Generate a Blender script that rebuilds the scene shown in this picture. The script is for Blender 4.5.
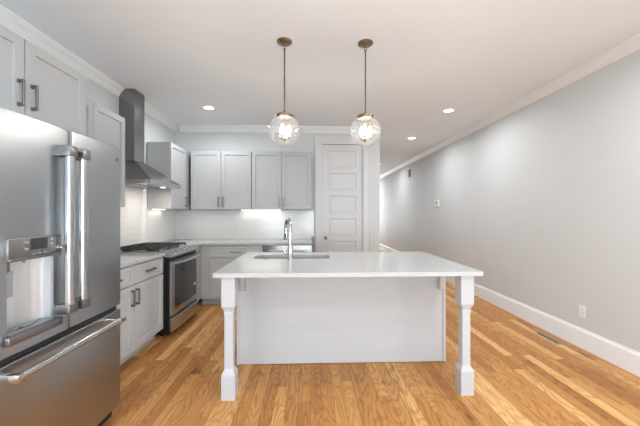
import bpy, bmesh, math, random
from mathutils import Vector, Matrix
random.seed(7)
S = bpy.context.scene
for o in list(bpy.data.objects):
    bpy.data.objects.remove(o)
COL = S.collection
PI = math.pi

# ------------------------------------------------------------------ camera
CAM_H = 1.33
FPX = 300.0
cd = bpy.data.cameras.new('camera')
cam = bpy.data.objects.new('camera', cd)
COL.objects.link(cam)
cd.sensor_fit = 'HORIZONTAL'
cd.sensor_width = 36.0
cd.lens = 36.0 * FPX / 640.0
cd.shift_y = 0.9 / 640.0
cd.clip_start = 0.05
cam.location = (0, 0, CAM_H)
cam.rotation_euler = (PI / 2, 0, -math.atan(10 / 300))
S.camera = cam

# ------------------------------------------------------------------ world, daylight, exposure
S.view_settings.view_transform = 'Standard'
S.view_settings.look = 'None'
S.view_settings.gamma = 1.0
S.view_settings.use_curve_mapping = False
S.view_settings.exposure = 0.07

W = bpy.data.worlds.new('daylight')
S.world = W
W.use_nodes = True
W.node_tree.nodes['Background'].inputs[0].default_value = (0.90, 0.95, 1.0, 1)
W.node_tree.nodes['Background'].inputs[1].default_value = 1.6


def area_light(name, loc, rot, sx, sy, power, color=(1, 1, 1), shape='RECTANGLE', parent=None, spread=None):
    l = bpy.data.lights.new(name, 'AREA')
    l.shape = shape
    l.size = sx
    l.size_y = sy
    l.energy = power
    l.color = color
    if spread:
        l.spread = spread
    o = bpy.data.objects.new(name, l)
    COL.objects.link(o)
    o.location = loc
    o.rotation_euler = rot
    if parent:
        o.parent = parent
    return o


# area lights outside added, unseen windows in the front wall and hall end
FRONT_Y = -3.0
SKY_W, UPWARD_W, SIDE_W, SKY_COL = 8, 62, 78, (0.74, 0.88, 1.0)
WINX = (-1.55, 0.25, 2.05 - 0.05)
for wx in WINX:
    # sky light, and an added upward-tilted light to brighten the ceiling
    area_light('window_daylight', (wx, FRONT_Y - 0.25, 1.45), (PI / 2, 0, 0), 1.15, 1.95, SKY_W, SKY_COL)
    area_light('added_upward_light', (wx, FRONT_Y - 0.45, 0.75), (PI / 2 + math.radians(24), 0, 0), 1.15, 1.2, UPWARD_W, SKY_COL)
for sx, wx, wy, k in ((-1, -2.2, -1.6, 0.7), (1, 2.7, -0.75, 1.3)):      # unseen side windows, added to light the right wall and left cabinets
    area_light('window_daylight', (wx + sx * 0.25, wy, 1.45), (PI / 2, 0, sx * PI / 2), 0.95, 1.95, SIDE_W * 0.6 * k, SKY_COL)
    area_light('added_upward_light', (wx + sx * 0.45, wy, 0.75), (PI / 2 + math.radians(16), 0, sx * PI / 2), 0.95, 1.2, SIDE_W * k, SKY_COL)
area_light('window_daylight', (1.93, 14.3, 1.5), (-PI / 2, 0, 0), 0.9, 1.9, 85, (0.90, 0.95, 1.0))

DOWN_W = 13.0
DOWN_COL = (0.93, 0.96, 1.0)
DOWN_SPREAD = math.radians(165)

# ------------------------------------------------------------------ helpers
MATS = {}


def nodes_of(name):
    m = bpy.data.materials.new(name)
    m.use_nodes = True
    nt = m.node_tree
    return m, nt, nt.nodes['Principled BSDF']


def mat(name, col, rough=0.5, metal=0.0, noise=0.02, nscale=6.0, bump=0.0, spec=0.5, emit=None, estr=0.0, coat=0.0, stretch=None):
    """painted / metal surface with a faint procedural variation"""
    m, nt, b = nodes_of(name)
    N, L = nt.nodes, nt.links
    tc = N.new('ShaderNodeTexCoord')
    mp = N.new('ShaderNodeMapping')
    if stretch:
        mp.inputs['Scale'].default_value = stretch
    L.new(tc.outputs['Object'], mp.inputs[0])
    nz = N.new('ShaderNodeTexNoise')
    nz.inputs['Scale'].default_value = nscale
    nz.inputs['Detail'].default_value = 3
    L.new(mp.outputs[0], nz.inputs['Vector'])
    mx = N.new('ShaderNodeMix')
    mx.data_type = 'RGBA'
    mx.inputs['A'].default_value = tuple(max(0, c * (1 - noise)) for c in col) + (1,)
    mx.inputs['B'].default_value = tuple(min(1, c * (1 + noise)) for c in col) + (1,)
    L.new(nz.outputs['Fac'], mx.inputs['Factor'])
    L.new(mx.outputs['Result'], b.inputs['Base Color'])
    b.inputs['Roughness'].default_value = rough
    b.inputs['Metallic'].default_value = metal
    b.inputs['Specular IOR Level'].default_value = spec
    b.inputs['Coat Weight'].default_value = coat
    if bump:
        bp = N.new('ShaderNodeBump')
        bp.inputs['Strength'].default_value = bump
        bp.inputs['Distance'].default_value = 0.002
        L.new(nz.outputs['Fac'], bp.inputs['Height'])
        L.new(bp.outputs[0], b.inputs['Normal'])
    if emit:
        b.inputs['Emission Color'].default_value = emit + (1,)
        b.inputs['Emission Strength'].default_value = estr
    MATS[name] = m
    return m


def steel(name, col, rough, axis, aniso=0.0):
    """brushed stainless steel, fine streaks along axis (0,1,2)"""
    m, nt, b = nodes_of(name)
    N, L = nt.nodes, nt.links
    tc = N.new('ShaderNodeTexCoord')
    mp = N.new('ShaderNodeMapping')
    sc = [900, 900, 900]
    sc[axis] = 3.0
    mp.inputs['Scale'].default_value = sc
    L.new(tc.outputs['Object'], mp.inputs[0])
    nz = N.new('ShaderNodeTexNoise')
    nz.inputs['Scale'].default_value = 1.0
    nz.inputs['Detail'].default_value = 2
    L.new(mp.outputs[0], nz.inputs['Vector'])
    mr = N.new('ShaderNodeMapRange')
    mr.inputs['To Min'].default_value = rough - 0.02
    mr.inputs['To Max'].default_value = rough + 0.02
    L.new(nz.outputs['Fac'], mr.inputs['Value'])
    L.new(mr.outputs[0], b.inputs['Roughness'])
    mx = N.new('ShaderNodeMix')
    mx.data_type = 'RGBA'
    mx.inputs['A'].default_value = tuple(c * 0.98 for c in col) + (1,)
    mx.inputs['B'].default_value = tuple(min(1, c * 1.02) for c in col) + (1,)
    L.new(nz.outputs['Fac'], mx.inputs['Factor'])
    L.new(mx.outputs['Result'], b.inputs['Base Color'])
    b.inputs['Metallic'].default_value = 1.0
    b.inputs['Anisotropic'].default_value = aniso
    if aniso:
        tg = N.new('ShaderNodeTangent')
        tg.direction_type = 'RADIAL'
        tg.axis = 'Z'
        L.new(tg.outputs[0], b.inputs['Tangent'])
    MATS[name] = m
    return m


class MB:
    """collects shapes given in world coordinates, linked as one mesh object"""

    def __init__(self):
        self.bm = bmesh.new()

    def box(self, x0, x1, y0, y1, z0, z1, bev=0.0, seg=1):
        bm = self.bm
        x0, x1 = min(x0, x1), max(x0, x1)
        y0, y1 = min(y0, y1), max(y0, y1)
        z0, z1 = min(z0, z1), max(z0, z1)
        v = [bm.verts.new(p) for p in ((x0, y0, z0), (x1, y0, z0), (x1, y1, z0), (x0, y1, z0),
                                       (x0, y0, z1), (x1, y0, z1), (x1, y1, z1), (x0, y1, z1))]
        fs = [bm.faces.new([v[i] for i in q]) for q in ((0, 3, 2, 1), (4, 5, 6, 7), (0, 1, 5, 4), (1, 2, 6, 5), (2, 3, 7, 6), (3, 0, 4, 7))]
        if bev:
            es = list({e for f in fs for e in f.edges})
            bmesh.ops.bevel(bm, geom=es, offset=bev, segments=seg, profile=0.5, affect='EDGES')
        return self

    def loft(self, rings, cap0=True, cap1=True):
        bm = self.bm
        vs = [[bm.verts.new(p) for p in r] for r in rings]
        n = len(vs[0])
        for a, b in zip(vs, vs[1:]):
            for i in range(n):
                bm.faces.new((a[i], a[(i + 1) % n], b[(i + 1) % n], b[i]))
        if cap0:
            bm.faces.new(vs[0][::-1])
        if cap1:
            bm.faces.new(vs[-1])
        return self

    def lathe(self, c, prof, seg=32, axis=2, cap0=True, cap1=True):
        rings = []
        for r, h in prof:
            ring = []
            for i in range(seg):
                a = 2 * PI * i / seg
                p = [0, 0, 0]
                p[axis] = h
                p[(axis + 1) % 3] = r * math.cos(a)
                p[(axis + 2) % 3] = r * math.sin(a)
                ring.append((c[0] + p[0], c[1] + p[1], c[2] + p[2]))
            rings.append(ring)
        return self.loft(rings, cap0, cap1)

    def tube(self, pts, rad, seg=12, cap=True):
        pts = [Vector(p) for p in pts]
        n = len(pts)
        rads = rad if isinstance(rad, (list, tuple)) else [rad] * n
        rings = []
        prev = None
        for i in range(n):
            t = (pts[min(i + 1, n - 1)] - pts[max(i - 1, 0)]).normalized()
            if prev is None:
                up = Vector((0, 0, 1)) if abs(t.z) < 0.9 else Vector((1, 0, 0))
                a = t.cross(up).normalized()
            else:
                a = (prev - t * prev.dot(t)).normalized()
            prev = a
            b = t.cross(a)
            rings.append([pts[i] + (a * math.cos(2 * PI * k / seg) + b * math.sin(2 * PI * k / seg)) * rads[i] for k in range(seg)])
        return self.loft(rings, cap, cap)

    def extrude(self, poly, axis, a, b):
        """polygon in the two other axes (cyclic order), extruded along axis"""
        def P(u, v, h):
            p = [0, 0, 0]
            p[axis] = h
            p[(axis + 1) % 3] = u
            p[(axis + 2) % 3] = v
            return p
        return self.loft([[P(u, v, a) for u, v in poly], [P(u, v, b) for u, v in poly]])

    def build(self, name, material, parent=None, smooth=False, loc=None):
        bm = self.bm
        bmesh.ops.recalc_face_normals(bm, faces=bm.faces)
        root = parent
        while root is not None and root.parent is not None:
            root = root.parent
        off = Vector(loc) if loc is not None else (root.location.copy() if root is not None else None)
        if off is None:
            xs = [v.co for v in bm.verts]
            off = Vector(((min(p.x for p in xs) + max(p.x for p in xs)) / 2, (min(p.y for p in xs) + max(p.y for p in xs)) / 2, min(p.z for p in xs)))
        bmesh.ops.translate(bm, verts=bm.verts, vec=-off)
        me = bpy.data.meshes.new(name)
        bm.to_mesh(me)
        bm.free()
        if smooth:
            for p in me.polygons:
                p.use_smooth = True
            me.set_sharp_from_angle(angle=math.radians(38))
        me.materials.append(material)
        o = bpy.data.objects.new(name, me)
        COL.objects.link(o)
        if parent is not None:
            o.parent = parent
        else:
            o.location = off
        return o


def tag(o, label=None, cat=None, group=None, kind=None):
    if label: o['label'] = label
    if cat: o['category'] = cat
    if group: o['group'] = group
    if kind: o['kind'] = kind
    return o


def thing(name, loc, label, cat, group=None):
    o = bpy.data.objects.new(name, None)
    o.empty_display_size = 0.1
    COL.objects.link(o)
    o.location = loc
    return tag(o, label, cat, group)


def struct(o):
    o['kind'] = 'structure'
    return o


class Face:
    """maps (u along the run, v out of the wall, z) to the world for a cabinet run"""

    def __init__(self, kind, plane):
        self.k, self.p = kind, plane

    def __call__(self, u, v, z):
        if self.k == 'X':      # faces +X, u is world Y
            return (self.p + v, u, z)
        return (u, self.p - v, z)  # faces -Y, u is world X

    def box(self, mb, u0, u1, v0, v1, z0, z1, bev=0.0, seg=1):
        a = self(u0, v0, z0)
        b = self(u1, v1, z1)
        mb.box(a[0], b[0], a[1], b[1], a[2], b[2], bev, seg)

    def panel(self, mb, u0, u1, z0, z1, prof):
        """rectangular rings (inset, depth) lofted into a shaker panel"""
        rings = []
        for ins, v in prof:
            rings.append([self(u0 + ins, v, z0 + ins), self(u1 - ins, v, z0 + ins), self(u1 - ins, v, z1 - ins), self(u0 + ins, v, z1 - ins)])
        mb.loft(rings)


SHAKER = ((0, 0.0), (0, 0.0175), (0.0022, 0.020), (0.056, 0.020), (0.0585, 0.0185), (0.0595, 0.0105), (0.062, 0.010))
DRAWER = ((0, 0.0), (0, 0.0175), (0.0022, 0.020), (0.036, 0.020), (0.0385, 0.0185), (0.0395, 0.0115), (0.042, 0.011))


def bar_pull(F, u, z, length, vertical, material, parent, v0=0.020):
    mb = MB()
    h = length / 2
    st, w = 0.034, 0.0065
    if vertical:
        F.box(mb, u - w, u + w, v0 + st - 0.011, v0 + st, z - h, z + h, 0.002)
        for s in (-1, 1):
            zz = z + s * (h - 0.009)
            F.box(mb, u - w * 0.9, u + w * 0.9, v0, v0 + st - 0.005, zz - 0.008, zz + 0.008, 0.0015)
            F.box(mb, u - w * 1.5, u + w * 1.5, v0, v0 + 0.003, zz - 0.011, zz + 0.011, 0.001)
    else:
        F.box(mb, u - h, u + h, v0 + st - 0.011, v0 + st, z - w, z + w, 0.002)
        for s in (-1, 1):
            uu = u + s * (h - 0.009)
            F.box(mb, uu - 0.008, uu + 0.008, v0, v0 + st - 0.005, z - w * 0.9, z + w * 0.9, 0.0015)
            F.box(mb, uu - 0.011, uu + 0.011, v0, v0 + 0.003, z - w * 1.5, z + w * 1.5, 0.001)
    return mb.build('handle', material, parent)


# ------------------------------------------------------------------ materials
M_wall = mat('wall_paint', (0.62, 0.63, 0.625), 0.62, noise=0.012, nscale=3, bump=0.03)
M_ceil = mat('ceiling_paint', (0.85, 0.875, 0.895), 0.8, noise=0.01, nscale=2)
M_trim = mat('trim_paint', (0.84, 0.86, 0.88), 0.38, noise=0.01)
M_crown = mat('crown_paint', (0.80, 0.79, 0.77), 0.5, noise=0.01)
M_door = mat('door_paint', (0.67, 0.665, 0.655), 0.45, noise=0.01)
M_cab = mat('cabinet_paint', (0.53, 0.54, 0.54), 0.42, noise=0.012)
M_cabdim = mat('cabinet_paint_dimmed', (0.43, 0.432, 0.43), 0.42, noise=0.012)  # same paint as the base cabinets, colour darkened to offset the lighting
M_island = mat('island_paint', (0.52, 0.525, 0.53), 0.4, noise=0.012)
M_nickel = mat('satin_nickel', (0.23, 0.22, 0.21), 0.38, 1.0, noise=0.05, nscale=40)
M_chrome = mat('polished_chrome', (0.55, 0.55, 0.55), 0.09, 1.0, noise=0.02)
M_brass = mat('aged_brass', (0.30, 0.225, 0.16), 0.30, 1.0, noise=0.10, nscale=30)
M_bronze = mat('dark_bronze', (0.20, 0.15, 0.11), 0.38, 0.9, noise=0.10, nscale=30)
M_black = mat('black_enamel', (0.010, 0.010, 0.011), 0.45, noise=0.05, spec=0.25)
M_gasket = mat('black_gasket', (0.015, 0.015, 0.016), 0.7, noise=0.05)
M_iron = mat('cast_iron', (0.045, 0.044, 0.043), 0.55, 0.2, noise=0.15, nscale=60)
M_glassblk = mat('oven_glass', (0.018, 0.019, 0.020), 0.06, noise=0.03, spec=0.7)
M_screen = mat('screen_glass', (0.035, 0.038, 0.040), 0.10, noise=0.05, spec=0.6)
M_white = mat('white_plastic', (0.78, 0.78, 0.77), 0.35, noise=0.01)
M_grey = mat('grey_plastic', (0.28, 0.28, 0.28), 0.4, noise=0.03)
M_slot = mat('dark_slot', (0.05, 0.05, 0.05), 0.6, noise=0.03)
M_steelv = steel('brushed_steel_upright', (0.41, 0.425, 0.44), 0.31, 2, 0.45)
M_steelh = steel('brushed_steel_level', (0.47, 0.48, 0.49), 0.30, 1)
M_steelx = steel('brushed_steel_across', (0.55, 0.545, 0.54), 0.24, 0)
M_hood = steel('hood_steel', (0.25, 0.245, 0.24), 0.22, 2)
M_handle = mat('handle_steel', (0.55, 0.555, 0.56), 0.20, 1.0, noise=0.03, nscale=20)
M_midsteel = mat('panel_steel', (0.27, 0.27, 0.27), 0.36, 1.0, noise=0.04, nscale=20)
M_sink = mat('shaded_sink_steel', (0.20, 0.20, 0.20), 0.30, 1.0, noise=0.04, nscale=20)  # steel darkened, the shade inside the basin put into its colour
M_recess = mat('recess_steel', (0.70, 0.71, 0.72), 0.48, 1.0, noise=0.03, nscale=20)
M_darksteel = mat('dark_steel', (0.24, 0.235, 0.23), 0.28, 1.0, noise=0.05, nscale=20)
M_bulb = mat('lit_bulb', (1, 0.95, 0.88), 0.3, emit=(1.0, 0.90, 0.76), estr=5.0)
M_lens = mat('lit_lens', (1, 1, 1), 0.4, emit=(1.0, 0.96, 0.90), estr=7.0)
M_hoodlens = mat('hood_lens', (1, 1, 1), 0.4, emit=(1.0, 0.93, 0.82), estr=6.0)
M_strip = mat('led_strip', (1, 1, 1), 0.4, emit=(1.0, 0.94, 0.85), estr=1.2)
M_candle = mat('candle_sleeve', (0.62, 0.53, 0.42), 0.35, 0.6, noise=0.03)


def quartz():
    m, nt, b = nodes_of('white_quartz')
    N, L = nt.nodes, nt.links
    tc = N.new('ShaderNodeTexCoord')
    nz = N.new('ShaderNodeTexNoise')
    nz.inputs['Scale'].default_value = 90
    nz.inputs['Detail'].default_value = 4
    L.new(tc.outputs['Object'], nz.inputs['Vector'])
    mx = N.new('ShaderNodeMix')
    mx.data_type = 'RGBA'
    mx.inputs['A'].default_value = (0.47, 0.472, 0.465, 1)
    mx.inputs['B'].default_value = (0.53, 0.532, 0.525, 1)
    L.new(nz.outputs['Fac'], mx.inputs['Factor'])
    L.new(mx.outputs['Result'], b.inputs['Base Color'])
    b.inputs['Roughness'].default_value = 0.13
    return m


M_quartz = quartz()


def subway(axis):
    """white 3x6 inch subway tile; axis = world axis the courses run along"""
    m, nt, b = nodes_of('subway_tile_' + 'xy'[axis])
    N, L = nt.nodes, nt.links
    g = N.new('ShaderNodeNewGeometry')
    sp = N.new('ShaderNodeSeparateXYZ')
    L.new(g.outputs['Position'], sp.inputs[0])
    cb = N.new('ShaderNodeCombineXYZ')
    L.new(sp.outputs[axis], cb.inputs[0])
    L.new(sp.outputs[2], cb.inputs[1])
    br = N.new('ShaderNodeTexBrick')
    br.offset = 0.5
    br.inputs['Color1'].default_value = (0.82, 0.805, 0.785, 1)
    br.inputs['Color2'].default_value = (0.80, 0.785, 0.765, 1)
    br.inputs['Mortar'].default_value = (0.66, 0.65, 0.635, 1)
    br.inputs['Scale'].default_value = 1.0
    br.inputs['Mortar Size'].default_value = 0.0016
    br.inputs['Mortar Smooth'].default_value = 0.3
    br.inputs['Brick Width'].default_value = 0.152
    br.inputs['Row Height'].default_value = 0.0765
    L.new(cb.outputs[0], br.inputs['Vector'])
    L.new(br.outputs['Color'], b.inputs['Base Color'])
    b.inputs['Roughness'].default_value = 0.18
    bp = N.new('ShaderNodeBump')
    bp.inputs['Strength'].default_value = 0.25
    bp.inputs['Distance'].default_value = 0.001
    bp.invert = True
    L.new(br.outputs['Fac'], bp.inputs['Height'])
    L.new(bp.outputs[0], b.inputs['Normal'])
    return m


M_tilex, M_tiley = subway(0), subway(1)


def oak():
    m, nt, b = nodes_of('oak_strip_floor')
    N, L = nt.nodes, nt.links

    def math_(op, a, c=None):
        n = N.new('ShaderNodeMath')
        n.operation = op
        for i, x in enumerate((a, c)):
            if x is None: continue
            if isinstance(x, (int, float)): n.inputs[i].default_value = x
            else: L.new(x, n.inputs[i])
        return n.outputs[0]
    g = N.new('ShaderNodeNewGeometry')
    sp = N.new('ShaderNodeSeparateXYZ')
    L.new(g.outputs['Position'], sp.inputs[0])
    WID, LEN = 0.083, 0.95
    xs = math_('DIVIDE', sp.outputs[0], WID)
    ix = math_('FLOOR', xs)
    fx = math_('FRACT', xs)
    w1 = N.new('ShaderNodeTexWhiteNoise')
    w1.noise_dimensions = '1D'
    L.new(ix, w1.inputs['W'])
    ys = math_('ADD', math_('DIVIDE', sp.outputs[1], LEN), math_('MULTIPLY', w1.outputs['Value'], 17.0))
    iy = math_('FLOOR', ys)
    fy = math_('FRACT', ys)
    cb = N.new('ShaderNodeCombineXYZ')
    L.new(ix, cb.inputs[0]); L.new(iy, cb.inputs[1])
    w2 = N.new('ShaderNodeTexWhiteNoise')
    w2.noise_dimensions = '2D'
    L.new(cb.outputs[0], w2.inputs['Vector'])
    # grain: stretched noise, shifted per board
    cg = N.new('ShaderNodeCombineXYZ')
    L.new(math_('ADD', math_('MULTIPLY', sp.outputs[0], 62.0), math_('MULTIPLY', w2.outputs['Value'], 91.0)), cg.inputs[0])
    L.new(math_('MULTIPLY', sp.outputs[1], 1.5), cg.inputs[1])
    L.new(math_('MULTIPLY', w2.outputs['Value'], 37.0), cg.inputs[2])
    gr = N.new('ShaderNodeTexNoise')
    gr.inputs['Scale'].default_value = 1.0
    gr.inputs['Detail'].default_value = 6
    gr.inputs['Roughness'].default_value = 0.62
    gr.inputs['Distortion'].default_value = 2.2
    L.new(cg.outputs[0], gr.inputs['Vector'])
    ramp = N.new('ShaderNodeValToRGB')
    e = ramp.color_ramp.elements
    e[0].position = 0.0; e[0].color = (0.40, 0.162, 0.040, 1)
    e[1].position = 1.0; e[1].color = (0.80, 0.475, 0.19, 1)
    for p, c in ((0.18, (0.48, 0.208, 0.054, 1)), (0.55, (0.56, 0.262, 0.075, 1)), (0.85, (0.65, 0.335, 0.108, 1))):
        x = ramp.color_ramp.elements.new(p); x.color = c
    L.new(w2.outputs['Value'], ramp.inputs[0])
    gm = N.new('ShaderNodeMapRange')
    gm.inputs['From Min'].default_value = 0.30
    gm.inputs['From Max'].default_value = 0.68
    gm.inputs['To Min'].default_value = 0.74
    gm.inputs['To Max'].default_value = 1.14
    L.new(gr.outputs['Fac'], gm.inputs['Value'])
    mul = N.new('ShaderNodeMix')
    mul.data_type = 'RGBA'; mul.blend_type = 'MULTIPLY'
    mul.inputs['Factor'].default_value = 1.0
    L.new(ramp.outputs[0], mul.inputs['A'])
    # cathedral figure: growth rings cut along the board, wandering with a slow noise
    cf = N.new('ShaderNodeCombineXYZ')
    L.new(math_('ADD', math_('MULTIPLY', math_('SUBTRACT', fx, 0.5), 0.42), math_('MULTIPLY', w2.outputs['Value'], 3.0)), cf.inputs[0])
    L.new(math_('ADD', math_('MULTIPLY', sp.outputs[1], 0.95), math_('MULTIPLY', w2.outputs['Value'], 23.0)), cf.inputs[1])
    wn = N.new('ShaderNodeTexNoise')
    wn.inputs['Scale'].default_value = 2.1
    wn.inputs['Detail'].default_value = 0.5
    L.new(cf.outputs[0], wn.inputs['Vector'])
    rg_ = math_('FRACT', math_('MULTIPLY', wn.outputs['Fac'], 11.0))
    tri = math_('ABSOLUTE', math_('SUBTRACT', math_('MULTIPLY', rg_, 2.0), 1.0))
    fig = N.new('ShaderNodeMapRange')
    fig.inputs['From Min'].default_value = 0.0
    fig.inputs['From Max'].default_value = 0.55
    fig.inputs['To Min'].default_value = 0.76
    fig.inputs['To Max'].default_value = 1.03
    L.new(tri, fig.inputs['Value'])
    # scattered mineral streaks and knots
    ck = N.new('ShaderNodeCombineXYZ')
    L.new(math_('MULTIPLY', sp.outputs[0], 9.0), ck.inputs[0])
    L.new(math_('MULTIPLY', sp.outputs[1], 2.2), ck.inputs[1])
    L.new(math_('MULTIPLY', w2.outputs['Value'], 50.0), ck.inputs[2])
    kn = N.new('ShaderNodeTexNoise')
    kn.inputs['Scale'].default_value = 1.0
    kn.inputs['Detail'].default_value = 3
    L.new(ck.outputs[0], kn.inputs['Vector'])
    km = N.new('ShaderNodeMapRange')
    km.inputs['From Min'].default_value = 0.62
    km.inputs['From Max'].default_value = 0.78
    km.inputs['To Min'].default_value = 1.0
    km.inputs['To Max'].default_value = 0.32
    L.new(kn.outputs['Fac'], km.inputs['Value'])
    gfin = math_('MULTIPLY', math_('MULTIPLY', gm.outputs[0], fig.outputs[0]), km.outputs[0])
    cc = N.new('ShaderNodeCombineColor')
    L.new(gfin, cc.inputs[0])
    L.new(math_('POWER', gfin, 1.25), cc.inputs[1])
    L.new(math_('POWER', gfin, 1.6), cc.inputs[2])
    L.new(cc.outputs[0], mul.inputs['B'])
    # seams
    ex = math_('MULTIPLY', math_('MINIMUM', fx, math_('SUBTRACT', 1.0, fx)), WID)
    ey = math_('MULTIPLY', math_('MINIMUM', fy, math_('SUBTRACT', 1.0, fy)), LEN)
    seam = math_('LESS_THAN', math_('MINIMUM', ex, ey), 0.0011)
    sm = N.new('ShaderNodeMix')
    sm.data_type = 'RGBA'
    L.new(math_('MULTIPLY', seam, 0.6), sm.inputs['Factor'])
    L.new(mul.outputs['Result'], sm.inputs['A'])
    sm.inputs['B'].default_value = (0.10, 0.05, 0.02, 1)
    L.new(sm.outputs['Result'], b.inputs['Base Color'])
    b.inputs['Specular IOR Level'].default_value = 0.32
    rr = N.new('ShaderNodeMapRange')
    rr.inputs['To Min'].default_value = 0.30
    rr.inputs['To Max'].default_value = 0.42
    L.new(gr.outputs['Fac'], rr.inputs['Value'])
    L.new(rr.outputs[0], b.inputs['Roughness'])
    bp = N.new('ShaderNodeBump')
    bp.inputs['Strength'].default_value = 0.15
    bp.inputs['Distance'].default_value = 0.001
    L.new(math_('SUBTRACT', gr.outputs['Fac'], seam), bp.inputs['Height'])
    L.new(bp.outputs[0], b.inputs['Normal'])
    return m


M_oak = oak()


def clear_glass(name, haze, refl, tint=(1, 1, 1)):
    m = bpy.data.materials.new(name)
    m.use_nodes = True
    nt = m.node_tree
    N, L = nt.nodes, nt.links
    N.remove(N['Principled BSDF'])
    out = N['Material Output']
    tr = N.new('ShaderNodeBsdfTransparent')
    tr.inputs[0].default_value = tint + (1,)
    gl = N.new('ShaderNodeBsdfGlossy')
    gl.inputs['Roughness'].default_value = 0.03
    df = N.new('ShaderNodeBsdfTranslucent')
    df.inputs[0].default_value = (0.95, 0.95, 0.95, 1)
    lw = N.new('ShaderNodeLayerWeight')
    lw.inputs['Blend'].default_value = 0.35
    # seeds and ripples in the blown glass
    tc = N.new('ShaderNodeTexCoord')
    nz = N.new('ShaderNodeTexNoise')
    nz.inputs['Scale'].default_value = 22
    L.new(tc.outputs['Object'], nz.inputs['Vector'])
    bp = N.new('ShaderNodeBump')
    bp.inputs['Strength'].default_value = 0.2
    bp.inputs['Distance'].default_value = 0.004
    L.new(nz.outputs['Fac'], bp.inputs['Height'])
    L.new(bp.outputs[0], gl.inputs['Normal'])
    ml = N.new('ShaderNodeMath')
    ml.operation = 'MULTIPLY_ADD'
    ml.inputs[1].default_value = refl
    ml.inputs[2].default_value = 0.03
    L.new(lw.outputs['Facing'], ml.inputs[0])
    m1 = N.new('ShaderNodeMixShader')
    m1.inputs[0].default_value = haze
    L.new(tr.outputs[0], m1.inputs[1]); L.new(df.outputs[0], m1.inputs[2])
    m2 = N.new('ShaderNodeMixShader')
    L.new(ml.outputs[0], m2.inputs[0])
    L.new(m1.outputs[0], m2.inputs[1]); L.new(gl.outputs[0], m2.inputs[2])
    L.new(m2.outputs[0], out.inputs[0])
    return m


M_globe = clear_glass('seeded_glass', 0.028, 0.55)
M_pane = clear_glass('window_glass', 0.0, 0.2)

# ------------------------------------------------------------------ the room
XL, XR, YB, CZ = -2.2, 2.7, 5.0, 2.775
HALLX, YEND = 1.17, 14.0
T = 0.12
struct(MB().box(XL - T, XR + T, FRONT_Y - T, YEND + T, -0.1, 0.0).build('floor', M_oak))
struct(MB().box(XL - T, XR + T, FRONT_Y - T, YEND + T, CZ, CZ + 0.1).build('ceiling', M_ceil))
def side_wall(name, x0, x1, yend, a, b):
    mb = MB()
    mb.box(x0, x1, FRONT_Y, a, 0, CZ)
    mb.box(x0, x1, a, b, 0, 0.45)
    mb.box(x0, x1, a, b, 2.45, CZ)
    mb.box(x0, x1, b, yend, 0, CZ)
    return struct(mb.build(name, M_wall))


side_wall('wall_left', XL - T, XL, YB, -2.1, -1.1)
side_wall('wall_right', XR, XR + T, YEND, -1.25, -0.25)
DX0, DX1, DZ = 0.205, 0.895, 2.50      # pantry door opening
mb = MB()
mb.box(XL - T, DX0, YB, YB + T, 0, CZ)
mb.box(DX1, HALLX, YB, YB + T, 0, CZ)
mb.box(DX0, DX1, YB, YB + T, DZ, CZ)
struct(mb.build('wall_back', M_wall))
struct(MB().box(HALLX - T, HALLX, YB + T, YEND, 0, CZ).build('wall_hall', M_wall))


def wall_with_openings(y0, y1, x0, x1, ops, z0w, z1w):
    mb = MB()
    cur = x0
    for a, b in ops:
        mb.box(cur, a, y0, y1, 0, CZ)
        mb.box(a, b, y0, y1, 0, z0w)
        mb.box(a, b, y0, y1, z1w, CZ)
        cur = b
    mb.box(cur, x1, y0, y1, 0, CZ)
    return mb


def window(n, cx, w, y0, y1, z0, z1, inner):  # unseen windows, added to bring daylight into the room
    s = struct(MB().box(cx - w / 2, cx - w / 2 + 0.05, y0, y1, z0, z1).box(cx + w / 2 - 0.05, cx + w / 2, y0, y1, z0, z1)
               .box(cx - w / 2 + 0.05, cx + w / 2 - 0.05, y0, y1, z0, z0 + 0.05).box(cx - w / 2 + 0.05, cx + w / 2 - 0.05, y0, y1, z1 - 0.05, z1)
               .box(cx - w / 2 + 0.05, cx + w / 2 - 0.05, y0 + 0.03, y1 - 0.03, (z0 + z1) / 2 - 0.02, (z0 + z1) / 2 + 0.02).build('window_%d' % n, M_trim))
    ym = (y0 + y1) / 2
    MB().box(cx - w / 2 + 0.05, cx + w / 2 - 0.05, ym - 0.003, ym + 0.003, z0 + 0.05, (z0 + z1) / 2 - 0.02).box(
        cx - w / 2 + 0.05, cx + w / 2 - 0.05, ym - 0.003, ym + 0.003, (z0 + z1) / 2 + 0.02, z1 - 0.05).build('pane', M_pane, s, loc=s.location)
    return s


struct(wall_with_openings(FRONT_Y - T, FRONT_Y, XL, XR, [(x - 0.6, x + 0.6) for x in WINX], 0.45, 2.45).build('wall_front', M_wall))
for i, x in enumerate(WINX):
    window(i + 1, x, 1.2, FRONT_Y - T, FRONT_Y, 0.45, 2.45, 1)
for n, x0, a, b in ((5, XL - T, -2.1, -1.1), (6, XR, -1.25, -0.25)):  # frames and panes of the two added side windows
    x1, z0, z1, zm = x0 + T, 0.45, 2.45, 1.45
    w_ = struct(MB().box(x0, x1, a, a + 0.05, z0, z1).box(x0, x1, b - 0.05, b, z0, z1).box(x0, x1, a + 0.05, b - 0.05, z0, z0 + 0.05)
                .box(x0, x1, a + 0.05, b - 0.05, z1 - 0.05, z1).box(x0 + 0.03, x1 - 0.03, a + 0.05, b - 0.05, zm - 0.02, zm + 0.02).build('window_%d' % n, M_trim))
    MB().box(x0 + 0.057, x0 + 0.063, a + 0.05, b - 0.05, z0 + 0.05, zm - 0.02).box(x0 + 0.057, x0 + 0.063, a + 0.05, b - 0.05, zm + 0.02, z1 - 0.05).build('pane', M_pane, w_, loc=w_.location)
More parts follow.
